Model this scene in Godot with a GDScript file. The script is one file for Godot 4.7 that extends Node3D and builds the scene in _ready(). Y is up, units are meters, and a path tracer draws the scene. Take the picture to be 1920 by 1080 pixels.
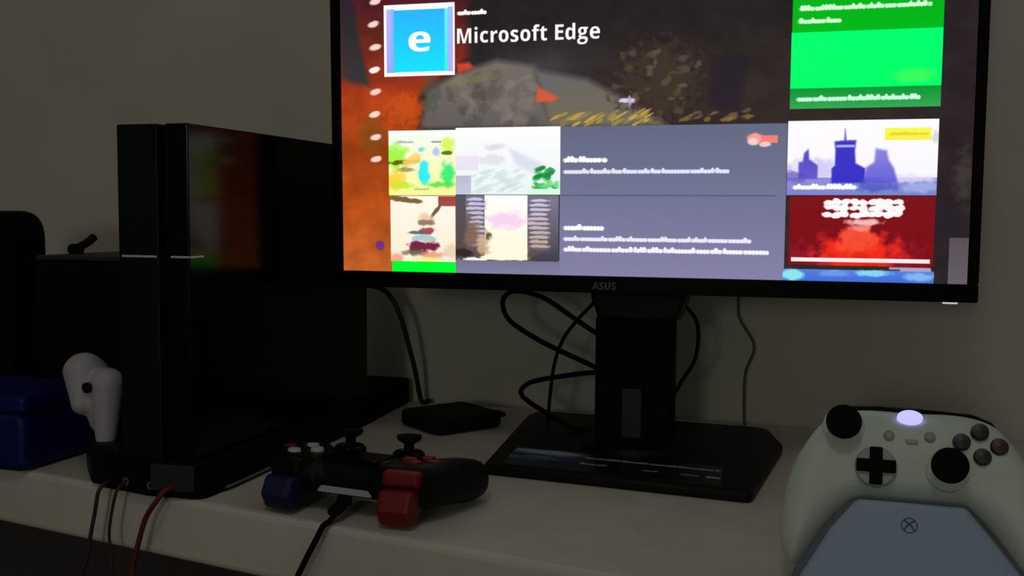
extends Node3D
# A dim desk corner: monitor with a dashboard on its screen, a black console on end, game controllers.

const TOP := 0.75          # height of the tabletop
var M := {}
var used := {}
var rng := RandomNumberGenerator.new()
var img: Image
var clip := Rect2(0, 0, 4096, 4096)      # painting stays inside this
var warp := 0.0                          # how ragged painted patches are
var ragged := FastNoiseLite.new()
const W := 1280
const H := 720


func _ready() -> void:
	rng.seed = 7
	# ---- camera, surroundings, added lamps ----
	var cam := Camera3D.new()
	cam.name = "camera"
	var yaw := 0.31
	var pitch := 0.0712
	var roll := 0.0071
	var f := Vector3(-sin(yaw) * cos(pitch), -sin(pitch), -cos(yaw) * cos(pitch))
	var r := f.cross(Vector3.UP).normalized()
	var u := r.cross(f)
	var r2 := r * cos(roll) + u * sin(roll)
	var u2 := u * cos(roll) - r * sin(roll)
	cam.transform = Transform3D(Basis(r2, u2, -f), Vector3(0, TOP + 0.2249, 1.1361))
	cam.fov = rad_to_deg(2.0 * atan(540.0 / 1925.4))
	cam.near = 0.02
	cam.far = 30.0
	add_child(cam)
	var env := Environment.new()
	env.background_mode = Environment.BG_COLOR
	env.background_color = Color.BLACK
	env.tonemap_mode = Environment.TONE_MAPPER_LINEAR
	env.tonemap_exposure = 1.0
	env.sdfgi_enabled = true
	env.ssao_enabled = true
	env.ssil_enabled = true
	var we := WorldEnvironment.new()
	we.name = "surroundings"
	we.environment = env
	add_child(we)
	materials()
	added_ceiling_lamp(Vector3(-0.05, 2.5, 1.5), 0.115, Color(1.0, 0.99, 0.955))
	added_floor_lamp(Vector3(-0.2, 1.2, 2.85), 0.225, Color(1.0, 0.99, 0.955))
	# ---- room ----
	room()
	table()
	# ---- things on the table ----
	monitor()
	console()
	left_things()
	white_pad()
	dark_box()
	striped_pad()
	cables()
	white_controller()


# ------------------------------------------------------------------ helpers
func numbered(n: String) -> String:
	if not used.has(n):
		used[n] = 0
		return n
	used[n] += 1
	return "%s_%03d" % [n, used[n]]


func thing(called: String, label: String, category: String, at := Vector3.ZERO, group := "") -> Node3D:
	var o := Node3D.new()
	o.name = numbered(called)
	add_child(o)
	o.position = at + Vector3(0, TOP, 0)
	meta(o, label, category, group)
	return o


func meta(o: Node, label: String, category: String, group := "") -> void:
	o.set_meta("label", label)
	o.set_meta("category", category)
	if group:
		o.set_meta("group", group)


func obj(called: String, mesh: Mesh, mat: Material, parent: Node = null) -> MeshInstance3D:
	var o := MeshInstance3D.new()
	o.mesh = mesh
	o.material_override = mat
	o.cast_shadow = GeometryInstance3D.SHADOW_CASTING_SETTING_ON
	if parent:
		o.name = called
		parent.add_child(o, true)
	else:
		o.name = numbered(called)
		add_child(o)
	return o


func put(o: Node3D, at: Vector3, turn := Vector3.ZERO) -> Node3D:
	o.position = at
	o.rotation = turn
	return o


func S() -> SurfaceTool:
	var st := SurfaceTool.new()
	st.begin(Mesh.PRIMITIVE_TRIANGLES)
	return st


func tri(st: SurfaceTool, a: Vector3, b: Vector3, c: Vector3, n: Vector3) -> void:
	if (b - a).cross(c - a).dot(n) > 0.0:
		var k := b
		b = c
		c = k
	st.add_vertex(a)
	st.add_vertex(b)
	st.add_vertex(c)


func quad(st: SurfaceTool, a: Vector3, b: Vector3, c: Vector3, d: Vector3, n: Vector3) -> void:
	tri(st, a, b, c, n)
	tri(st, a, c, d, n)


func done(st: SurfaceTool) -> ArrayMesh:
	st.generate_normals()
	return st.commit()


func inset(p: PackedVector2Array, d: float) -> PackedVector2Array:
	var out := PackedVector2Array()
	var n := p.size()
	var area := 0.0
	for i in n:
		area += p[i].cross(p[(i + 1) % n])
	var s := 1.0 if area > 0.0 else -1.0
	for i in n:
		var e1 := (p[i] - p[(i + n - 1) % n]).normalized()
		var e2 := (p[(i + 1) % n] - p[i]).normalized()
		var n1 := Vector2(-e1.y, e1.x) * s
		var n2 := Vector2(-e2.y, e2.x) * s
		var m := (n1 + n2)
		m = m / maxf(0.3, 0.5 * m.length_squared())
		out.append(p[i] + m * d)
	return out


# a plate of the outline p (in x and y), from z0 to z1, its edges rounded by b
func plate(p: PackedVector2Array, z0: float, z1: float, b: float, steps := 3) -> ArrayMesh:
	var st := S()
	st.set_smooth_group(4294967295)
	var rings := []
	for k in steps + 1:
		var a := PI / 2 * k / steps
		rings.append([inset(p, b * (1 - sin(a))), z0 + b * (1 - cos(a))])
	for k in steps + 1:
		var a := PI / 2 * k / steps
		rings.append([inset(p, b * (1 - cos(a))), z1 - b * (1 - sin(a))])
	var n := p.size()
	var area := 0.0
	for i in n:
		area += p[i].cross(p[(i + 1) % n])
	var s := 1.0 if area > 0.0 else -1.0
	for k in rings.size() - 1:
		var lo: PackedVector2Array = rings[k][0]
		var hi: PackedVector2Array = rings[k + 1][0]
		var za: float = rings[k][1]
		var zb: float = rings[k + 1][1]
		if absf(zb - za) < 1e-7 and lo[0].distance_to(hi[0]) < 1e-7:
			continue
		for i in n:
			var j := (i + 1) % n
			var e := p[j] - p[i]
			var out := Vector3(e.y, -e.x, 0).normalized() * s
			out.z = -0.7 if k < steps else (0.7 if k > steps else 0.0)
			quad(st, Vector3(lo[i].x, lo[i].y, za), Vector3(lo[j].x, lo[j].y, za), Vector3(hi[j].x, hi[j].y, zb), Vector3(hi[i].x, hi[i].y, zb), out)
	for side in 2:
		var ring: PackedVector2Array = rings[0][0] if side == 0 else rings[-1][0]
		var z: float = z0 if side == 0 else z1
		var ix := Geometry2D.triangulate_polygon(p)
		for t in range(0, ix.size(), 3):
			tri(st, Vector3(ring[ix[t]].x, ring[ix[t]].y, z), Vector3(ring[ix[t + 1]].x, ring[ix[t + 1]].y, z), Vector3(ring[ix[t + 2]].x, ring[ix[t + 2]].y, z), Vector3(0, 0, -1 if side == 0 else 1))
	return done(st)


func round_rect(w: float, h: float, rad: float, seg := 5, at := Vector2.ZERO) -> PackedVector2Array:
	return round_poly([Vector2(-w / 2, -h / 2), Vector2(w / 2, -h / 2), Vector2(w / 2, h / 2), Vector2(-w / 2, h / 2)], rad, seg, at)


# corners of a polygon rounded; rad may be one number or one for each corner
func round_poly(pts: Array, rad, seg := 5, at := Vector2.ZERO) -> PackedVector2Array:
	var out := PackedVector2Array()
	var n := pts.size()
	for i in n:
		var p: Vector2 = pts[i]
		var a: Vector2 = pts[(i + n - 1) % n]
		var b: Vector2 = pts[(i + 1) % n]
		var ra: float = rad[i] if rad is Array else rad
		if ra <= 0.0:
			out.append(p + at)
			continue
		var d1 := (a - p).normalized()
		var d2 := (b - p).normalized()
		var half := acos(clampf(d1.dot(d2), -1, 1)) / 2
		var t := minf(ra / tan(half), 0.48 * minf(p.distance_to(a), p.distance_to(b)))
		for k in seg + 1:
			var s := float(k) / seg
			var q := (p + d1 * t).lerp(p, s).lerp(p.lerp(p + d2 * t, s), s)
			out.append(q + at)
	return out


func block(size: Vector3, b: float) -> ArrayMesh:
	return plate(round_rect(size.x, size.y, minf(b * 1.7, minf(size.x, size.y) * 0.4), 3), -size.z / 2, size.z / 2, b, 2)


# the plate lying flat: outline given in x and z, from y0 to y1
func slab(pts: PackedVector2Array, y0: float, y1: float, b: float, steps := 3) -> ArrayMesh:
	var p := PackedVector2Array()
	for q in pts:
		p.append(Vector2(q.x, -q.y))
	var m := plate(p, y0, y1, b, steps)
	var st := SurfaceTool.new()
	st.append_from(m, 0, Transform3D(Basis(Vector3.RIGHT, -PI / 2), Vector3.ZERO))
	return st.commit()


func smooth_line(pts: Array, step := 0.005) -> PackedVector3Array:
	var c := Curve3D.new()
	c.bake_interval = step
	for i in pts.size():
		var a: Vector3 = pts[maxi(i - 1, 0)]
		var b: Vector3 = pts[mini(i + 1, pts.size() - 1)]
		var t := (b - a) / 6.0
		c.add_point(pts[i], -t, t)
	return c.get_baked_points()


func tube(pts: Array, rad: float, sides := 10, step := 0.005) -> ArrayMesh:
	var p := smooth_line(pts, step)
	var st := S()
	var rings := []
	var nrm := Vector3.UP
	for i in p.size():
		var t := (p[mini(i + 1, p.size() - 1)] - p[maxi(i - 1, 0)]).normalized()
		if i == 0:
			nrm = t.cross(Vector3(0.31, 0.2, 0.93)).normalized()
		nrm = (nrm - t * nrm.dot(t)).normalized()
		var bi := t.cross(nrm)
		var ring := PackedVector3Array()
		for k in sides:
			var a := TAU * k / sides
			ring.append(p[i] + (nrm * cos(a) + bi * sin(a)) * rad)
		rings.append(ring)
	for i in rings.size() - 1:
		for k in sides:
			var j := (k + 1) % sides
			var a: Vector3 = rings[i][k]
			quad(st, a, rings[i][j], rings[i + 1][j], rings[i + 1][k], (a + rings[i][j]) / 2 - p[i])
	st.set_smooth_group(4294967295)
	for e in [0, rings.size() - 1]:
		var out: Vector3 = p[0] - p[1] if e == 0 else p[-1] - p[-2]
		for k in sides:
			tri(st, p[e], rings[e][k], rings[e][(k + 1) % sides], out)
	return done(st)


# turned round the local z axis; profile points are (radius, z)
func lathe(prof: Array, sides := 32, sx := 1.0, sy := 1.0) -> ArrayMesh:
	var st := S()
	for i in prof.size() - 1:
		var a: Vector2 = prof[i]
		var b: Vector2 = prof[i + 1]
		st.set_smooth_group(4294967295 if absf(b.x - a.x) > 6.0 * absf(b.y - a.y) else 0)
		for k in sides:
			var t0 := TAU * k / sides
			var t1 := TAU * (k + 1) / sides
			var m := (t0 + t1) / 2
			var d := b - a
			var n := Vector3(cos(m) * d.y, sin(m) * d.y, -d.x)
			var A := Vector3(cos(t0) * a.x * sx, sin(t0) * a.x * sy, a.y)
			var B := Vector3(cos(t1) * a.x * sx, sin(t1) * a.x * sy, a.y)
			var C := Vector3(cos(t1) * b.x * sx, sin(t1) * b.x * sy, b.y)
			var D := Vector3(cos(t0) * b.x * sx, sin(t0) * b.x * sy, b.y)
			if a.x > 1e-6:
				tri(st, A, B, C, n)
			if b.x > 1e-6:
				tri(st, A, C, D, n)
	return done(st)


# surface nets of a field (negative inside)
func nets(field: Callable, lo: Vector3, hi: Vector3, cell: float) -> ArrayMesh:
	var nx := int((hi.x - lo.x) / cell) + 2
	var ny := int((hi.y - lo.y) / cell) + 2
	var nz := int((hi.z - lo.z) / cell) + 2
	var v := PackedFloat32Array()
	v.resize(nx * ny * nz)
	var at := 0
	for k in nz:
		for j in ny:
			for i in nx:
				v[at] = field.call(lo.x + i * cell, lo.y + j * cell, lo.z + k * cell)
				at += 1
	var sy := nx
	var sz := nx * ny
	var corner := [0, 1, sy, sy + 1, sz, sz + 1, sz + sy, sz + sy + 1]
	var off := [Vector3(0, 0, 0), Vector3(1, 0, 0), Vector3(0, 1, 0), Vector3(1, 1, 0), Vector3(0, 0, 1), Vector3(1, 0, 1), Vector3(0, 1, 1), Vector3(1, 1, 1)]
	var edges := [[0, 1], [2, 3], [4, 5], [6, 7], [0, 2], [1, 3], [4, 6], [5, 7], [0, 4], [1, 5], [2, 6], [3, 7]]
	var vert := {}
	for k in nz - 1:
		for j in ny - 1:
			for i in nx - 1:
				var b := i + j * sy + k * sz
				var neg := 0
				for c in 8:
					if v[b + corner[c]] < 0.0:
						neg += 1
				if neg == 0 or neg == 8:
					continue
				var sum := Vector3.ZERO
				var cnt := 0
				for e in edges:
					var a: float = v[b + corner[e[0]]]
					var d: float = v[b + corner[e[1]]]
					if (a < 0.0) != (d < 0.0):
						sum += off[e[0]].lerp(off[e[1]], a / (a - d))
						cnt += 1
				vert[b] = lo + (Vector3(i, j, k) + sum / cnt) * cell
	var st := S()
	for b in vert:
		var i: int = b % nx
		var j: int = (b / nx) % ny
		var k: int = b / sz
		if i > 0 and j > 0 and k > 0:
			var a: float = v[b]
			for ax in 3:
				var d: float = v[b + [1, sy, sz][ax]]
				if (a < 0.0) == (d < 0.0):
					continue
				var s1: int = [sy, sz, 1][ax]
				var s2: int = [sz, 1, sy][ax]
				if not (vert.has(b - s1) and vert.has(b - s2) and vert.has(b - s1 - s2)):
					continue
				var n := Vector3.ZERO
				n[ax] = 1.0 if a < 0.0 else -1.0
				var q := [vert[b], vert[b - s1], vert[b - s1 - s2], vert[b - s2]]
				if n[ax] > 0.0:
					q.reverse()
				for t in [0, 1, 2, 0, 2, 3]:
					st.add_vertex(q[t])
	return done(st)


# a controller shell: a closed outline swept to a thickness that may differ from place to place
func shell(pts: PackedVector2Array, mid: Callable, half: Callable, rad: float, cell: float) -> ArrayMesh:
	var lo := Vector2(9, 9)
	var hi := Vector2(-9, -9)
	for p in pts:
		lo = lo.min(p)
		hi = hi.max(p)
	lo -= Vector2.ONE * cell * 2.5
	hi += Vector2.ONE * cell * 2.5
	var nx := int((hi.x - lo.x) / cell) + 3
	var ny := int((hi.y - lo.y) / cell) + 3
	var flat := PackedFloat32Array()
	flat.resize(nx * ny)
	var zmin := 9.0
	var zmax := -9.0
	for j in ny:
		for i in nx:
			var p := lo + Vector2(i, j) * cell
			var best := 9.0
			for k in pts.size():
				var q := Geometry2D.get_closest_point_to_segment(p, pts[k], pts[(k + 1) % pts.size()])
				best = minf(best, p.distance_squared_to(q))
			best = sqrt(best)
			flat[i + j * nx] = -best if Geometry2D.is_point_in_polygon(p, pts) else best
			if best < 0.01:
				zmin = minf(zmin, mid.call(p.x, p.y) - half.call(p.x, p.y))
				zmax = maxf(zmax, mid.call(p.x, p.y) + half.call(p.x, p.y))
	var field := func(x: float, y: float, z: float) -> float:
		var i := int(round((x - lo.x) / cell))
		var j := int(round((y - lo.y) / cell))
		var d: float = flat[i + j * nx]
		var h: float = half.call(x, y)
		var rr := minf(rad, h * 0.96)
		var a := d + rr
		var b: float = absf(z - mid.call(x, y)) - (h - rr)
		return minf(maxf(a, b), 0.0) + Vector2(maxf(a, 0), maxf(b, 0)).length() - rr
	return nets(field, Vector3(lo.x, lo.y, zmin - cell * 2.5), Vector3(hi.x - cell, hi.y - cell, zmax + cell * 2.5), cell)


# closed smooth outline through the right half of a symmetric shape (top centre to bottom centre), in millimetres
func mirrored(half: Array, per := 6) -> PackedVector2Array:
	var all := []
	for p in half:
		all.append(p)
	for i in range(half.size() - 1, -1, -1):
		if absf(half[i].x) > 0.01:
			all.append(Vector2(-half[i].x, half[i].y))
	var out := PackedVector2Array()
	var n := all.size()
	for i in n:
		for k in per:
			out.append((all[i] as Vector2).cubic_interpolate(all[(i + 1) % n], all[(i + n - 1) % n], all[(i + 2) % n], float(k) / per) * 0.001)
	return out


func smin(a: float, b: float, k: float) -> float:
	var h := clampf(0.5 + 0.5 * (b - a) / k, 0, 1)
	return lerpf(b, a, h) - k * h * (1 - h)


func capsule(p: Vector3, a: Vector3, b: Vector3, ra: float, rb: float) -> float:
	var t := clampf((p - a).dot(b - a) / (b - a).length_squared(), 0, 1)
	return p.distance_to(a.lerp(b, t)) - lerpf(ra, rb, t)


# ------------------------------------------------------------------ materials
func mat(called: String, c: Color, rough := 0.6, spec := 0.5, metal := 0.0) -> StandardMaterial3D:
	var m := StandardMaterial3D.new()
	m.resource_name = called
	m.albedo_color = c
	m.roughness = rough
	m.metallic = metal
	m.metallic_specular = spec
	M[called] = m
	return m


func noise_tex(freq: float, seed_: int, normal := false, size := 512, lo := 0.85, hi := 1.0) -> NoiseTexture2D:
	var n := FastNoiseLite.new()
	n.seed = seed_
	n.frequency = freq
	n.fractal_octaves = 4
	var t := NoiseTexture2D.new()
	t.width = size
	t.height = size
	t.seamless = true
	t.noise = n
	if normal:
		t.as_normal_map = true
		t.bump_strength = 2.0
	else:
		var g := Gradient.new()
		g.set_color(0, Color(lo, lo, lo))
		g.set_color(1, Color(hi, hi, hi))
		t.color_ramp = g
	return t


func triplanar(m: StandardMaterial3D, scale_: float) -> void:
	m.uv1_triplanar = true
	m.uv1_world_triplanar = true
	m.uv1_scale = Vector3.ONE * scale_


func materials() -> void:
	var w := mat("painted_wall", Color(0.79, 0.785, 0.745), 0.85, 0.3)
	w.albedo_texture = noise_tex(0.006, 3, false, 512, 0.95, 1.0)
	w.normal_enabled = true
	w.normal_texture = noise_tex(0.08, 5, true)
	w.normal_scale = 0.06
	triplanar(w, 1.2)
	var c := mat("white_ceiling", Color(0.86, 0.85, 0.82), 0.9, 0.3)
	c.albedo_texture = noise_tex(0.01, 9, false, 256, 0.96, 1.0)
	triplanar(c, 1.0)
	var fl := mat("dark_floor", Color(0.22, 0.17, 0.13), 0.6)
	fl.albedo_texture = noise_tex(0.02, 11, false, 512, 0.7, 1.0)
	triplanar(fl, 1.5)
	var t := mat("white_laminate", Color(0.83, 0.815, 0.78), 0.5, 0.4)
	t.albedo_texture = noise_tex(0.01, 15, false, 512, 0.94, 1.0)
	t.normal_enabled = true
	t.normal_texture = noise_tex(0.1, 17, true)
	t.normal_scale = 0.08
	triplanar(t, 3.0)
	mat("gloss_black", Color(0.03, 0.03, 0.04), 0.15, 0.23)
	mat("satin_black", Color(0.045, 0.045, 0.055), 0.5, 0.3)
	mat("matte_black", Color(0.045, 0.045, 0.05), 0.75, 0.2)
	mat("brown_black", Color(0.10, 0.07, 0.06), 0.7, 0.3)
	mat("rubber_black", Color(0.05, 0.05, 0.055), 0.85, 0.25)
	mat("dark_grey", Color(0.16, 0.165, 0.17), 0.6, 0.4)
	mat("mid_grey", Color(0.36, 0.36, 0.40), 0.5, 0.4)
	mat("under_shade", Color(0.29, 0.28, 0.28), 0.8, 0.2)  # dark tone stands in for shade below the tabletop
	mat("shade_grey", Color(0.40, 0.43, 0.48), 0.6, 0.3)  # tone of the shaded gap round the dock panel
	mat("light_strip", Color(0.80, 0.80, 0.84), 0.35, 0.5)
	mat("steel", Color(0.62, 0.62, 0.60), 0.3, 0.5, 0.9)
	mat("navy_plastic", Color(0.01, 0.02, 0.36), 0.5, 0.4)
	mat("white_plastic", Color(0.80, 0.84, 0.81), 0.5, 0.5)
	mat("cool_white_plastic", Color(0.60, 0.68, 0.79), 0.45, 0.5)
	mat("grey_white_plastic", Color(0.70, 0.69, 0.72), 0.5, 0.45)
	mat("off_white_button", Color(0.72, 0.72, 0.72), 0.45)
	mat("pale_grey_button", Color(0.66, 0.69, 0.66), 0.5)
	mat("red_plastic", Color(0.46, 0.01, 0.06), 0.5)
	mat("blue_plastic", Color(0.07, 0.07, 0.26), 0.5)
	mat("red_cable", Color(0.40, 0.11, 0.11), 0.6)
	mat("maroon_cable", Color(0.28, 0.12, 0.11), 0.6)
	mat("brown_cable", Color(0.20, 0.16, 0.14), 0.6)
	mat("grey_cable", Color(0.30, 0.30, 0.29), 0.6)
	mat("green_button", Color(0.10, 0.17, 0.14), 0.4)
	mat("blue_grey_button", Color(0.12, 0.16, 0.19), 0.4)
	mat("reddish_button", Color(0.24, 0.14, 0.14), 0.4)


func glow(called: String, c: Color, e: float) -> StandardMaterial3D:
	var m := mat(called, Color(0.5, 0.5, 0.5), 0.5)
	m.emission_enabled = true
	m.emission = c
	m.emission_energy_multiplier = e
	return m


# ------------------------------------------------------------------ room
func added_ceiling_lamp(at: Vector3, energy: float, tint: Color) -> void:  # unseen lamp, added to light the room from above
	var o := thing("added_ceiling_lamp", "unseen round ceiling lamp added to fill the room with light", "lamp", at - Vector3(0, TOP, 0))
	obj("lamp_base", turned([Vector2(0, 0), Vector2(0.15, 0), Vector2(0.15, -0.02), Vector2(0, -0.02)]), M.mid_grey, o)
	obj("lamp_shade", turned([Vector2(0.14, -0.02), Vector2(0.14, -0.035), Vector2(0.12, -0.055), Vector2(0.07, -0.068), Vector2(0, -0.072)]), glow("added_ceiling_glow", tint, 0.1), o)
	fill_light(o, Vector3(0, -0.2, 0), energy, tint)


func fill_light(o: Node3D, at: Vector3, energy: float, tint: Color) -> void:
	var l := OmniLight3D.new()
	l.name = "fill_light"
	l.position = at
	l.light_color = tint
	l.light_energy = energy
	l.light_size = 0.12
	l.omni_range = 12.0
	l.omni_attenuation = 2.0
	l.shadow_enabled = true
	o.add_child(l)


func added_floor_lamp(at: Vector3, energy: float, tint: Color) -> void:  # unseen lamp, added to light wall and table from the front
	var o := thing("added_floor_lamp", "unseen floor lamp added behind the camera as frontal fill light", "lamp", Vector3(at.x, -TOP, at.z))
	obj("base", turned([Vector2(0, 0), Vector2(0.14, 0), Vector2(0.14, 0.015), Vector2(0.02, 0.03), Vector2(0, 0.03)]), M.satin_black, o)
	obj("pole", turned([Vector2(0.011, 0.02), Vector2(0.011, at.y - 0.15)]), M.satin_black, o)
	var prof := []
	for k in 21:
		var a := -PI / 2 + PI * k / 20
		prof.append(Vector2(0.16 * cos(a), at.y + 0.16 * sin(a)))
	obj("globe_shade", turned(prof), glow("added_lamp_glow", tint, 0.1), o)
	fill_light(o, Vector3(0, at.y, 0), energy, tint)


func turned(prof: Array) -> ArrayMesh:      # profile points (radius, height), turned round the upright
	var st := SurfaceTool.new()
	st.append_from(lathe(prof, 40), 0, Transform3D(Basis(Vector3.RIGHT, -PI / 2), Vector3.ZERO))
	return st.commit()


func room() -> void:
	var box := func(called: String, lo: Vector3, hi: Vector3, m: Material) -> void:
		var b := BoxMesh.new()
		b.size = hi - lo
		var o := obj(called, b, m)
		o.position = (lo + hi) / 2
		o.set_meta("kind", "structure")
		o.set_meta("label", {"wall_back": "cream painted wall behind the monitor", "wall_front": "cream wall behind the camera", "wall_left": "cream side wall on the left", "wall_right": "cream side wall on the right", "floor": "dark floor under the table", "ceiling": "white ceiling"}[called])
		o.set_meta("category", called.get_slice("_", 0))
	box.call("wall_back", Vector3(-2.3, 0, -0.1), Vector3(1.5, 2.5, 0), M.painted_wall)
	box.call("wall_front", Vector3(-2.3, 0, 3.2), Vector3(1.5, 2.5, 3.3), M.painted_wall)
	box.call("wall_left", Vector3(-2.4, 0, -0.1), Vector3(-2.3, 2.5, 3.3), M.painted_wall)
	box.call("wall_right", Vector3(1.5, 0, -0.1), Vector3(1.6, 2.5, 3.3), M.painted_wall)
	box.call("floor", Vector3(-2.4, -0.1, -0.1), Vector3(1.6, 0, 3.3), M.dark_floor)
	box.call("ceiling", Vector3(-2.4, 2.5, -0.1), Vector3(1.6, 2.6, 3.3), M.white_ceiling)


func table() -> void:
	var o := thing("table", "off-white table with a thick front edge standing against the wall", "table", Vector3(0, -TOP, 0))
	var p := round_poly([Vector2(-1.1, 0.003), Vector2(0.55, 0.003), Vector2(0.55, 0.634), Vector2(-1.1, 0.357)], 0.01, 4)
	obj("tabletop", slab(p, TOP - 0.05, TOP, 0.005), M.white_laminate, o)
	var bp := round_poly([Vector2(-1.03, 0.29), Vector2(0.46, 0.29), Vector2(0.46, 0.31), Vector2(-1.03, 0.31)], 0.003, 2)  # made-up panel that keeps the space under the table dark
	obj("shade_panel", slab(bp, 0.12, TOP - 0.05, 0.002), M.under_shade, o).set_meta("label", "added dark grey panel standing in for the shade under the tabletop")
	for q in [Vector2(-1.06, 0.05), Vector2(-1.06, 0.31), Vector2(0.5, 0.05), Vector2(0.5, 0.57)]:
		put(obj("leg", block(Vector3(0.05, TOP - 0.05, 0.05), 0.004), M.white_laminate, o), Vector3(q.x, (TOP - 0.05) / 2, q.y))


# ------------------------------------------------------------------ monitor
func monitor() -> void:
	var root := thing("monitor", "wide black computer monitor showing a bright tiled menu, on a broad flat stand", "monitor")
	var o := Node3D.new()
	o.name = "head"
	root.add_child(o)
	o.position = Vector3(-0.4356, 0.1728, 0.2841)
	o.rotation = Vector3(0.0235, 0.0471, 0)
	monitor_stand(root)
	var w := 0.531
	var h := w * 9 / 16
	# casing: a frame of four bars standing a little proud of the screen, and a deep back
	var lo := Vector2(-0.0095, -0.0145)
	var hi := Vector2(w + 0.0085, h + 0.012)
	var bars := [[Vector2(lo.x, lo.y), Vector2(hi.x, 0)], [Vector2(lo.x, h), Vector2(hi.x, hi.y)], [Vector2(lo.x, 0), Vector2(0, h)], [Vector2(w, 0), Vector2(hi.x, h)]]
	var st := SurfaceTool.new()
	for b in bars:
		var size: Vector2 = b[1] - b[0]
		var mid: Vector2 = (b[0] + b[1]) / 2
		st.append_from(plate(round_rect(size.x, size.y, 0.0015, 2), -0.012, 0.0018, 0.001, 2), 0, Transform3D(Basis(), Vector3(mid.x, mid.y, 0)))
	obj("bezel", st.commit(), M.gloss_black, o)
	st = SurfaceTool.new()
	st.append_from(plate(round_rect(hi.x - lo.x - 0.002, hi.y - lo.y - 0.002, 0.006, 4), -0.028, -0.0105, 0.006), 0, Transform3D(Basis(), Vector3((lo.x + hi.x) / 2, (lo.y + hi.y) / 2, 0)))
	st.append_from(plate(round_rect(0.40, 0.21, 0.03, 5), -0.052, -0.026, 0.015), 0, Transform3D(Basis(), Vector3(w / 2, h / 2, 0)))
	obj("back_shell", st.commit(), M.matte_black, o)
	# the screen: a flat print of light
	paint_screen()
	var sm := mat("screen_light", Color(0.01, 0.01, 0.01), 0.4, 0.2)
	sm.emission_enabled = true
	sm.emission_texture = ImageTexture.create_from_image(img)
	sm.emission_operator = BaseMaterial3D.EMISSION_OP_MULTIPLY
	sm.emission = Color.WHITE
	sm.emission_energy_multiplier = 1.0
	var sc := S()
	var uv := [Vector2(0, 1), Vector2(1, 1), Vector2(1, 0), Vector2(0, 0)]
	var vx := [Vector3(0, 0, 0), Vector3(w, 0, 0), Vector3(w, h, 0), Vector3(0, h, 0)]
	for k in [0, 2, 1, 0, 3, 2]:
		sc.set_normal(Vector3(0, 0, 1))
		sc.set_uv(uv[k])
		sc.add_vertex(vx[k])
	obj("screen", sc.commit(), sm, o)
	var l := AreaLight3D.new()
	l.name = "screen_light"
	l.area_size = Vector2(w, h)
	l.position = Vector3(w / 2, h / 2, 0.004)
	l.rotation.y = PI          # an area light shines along its own -z
	l.light_color = Color(0.85, 0.9, 1.0)
	l.light_energy = 0.00015
	l.area_range = 6.0
	l.shadow_enabled = true
	o.add_child(l)
	# maker's name on the lower edge, and the small lit power mark under the corner
	var tm := text_mesh("ASUS", 0.0062, true)
	put(obj("maker_lettering", tm, M.mid_grey, o), Vector3(0.243, -0.0085, 0.0019))
	put(obj("power_light", block(Vector3(0.011, 0.0016, 0.004), 0.0006), glow("power_glow", Color(0.95, 0.9, 0.95), 0.6), o), Vector3(0.5195, -0.0152, -0.002))
	for part in o.get_children():
		var place: Transform3D = o.transform * part.transform
		o.remove_child(part)
		root.add_child(part, true)
		part.transform = place
	root.remove_child(o)
	o.free()


func text_mesh(t: String, size: float, bold := false) -> TextMesh:
	var tm := TextMesh.new()
	var sf := SystemFont.new()
	sf.font_names = PackedStringArray(["Droid Sans"])
	sf.font_weight = 700 if bold else 400
	tm.font = sf
	tm.font_size = 64
	tm.pixel_size = size / 46.0
	tm.depth = 0.0003
	tm.text = t
	return tm


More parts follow.
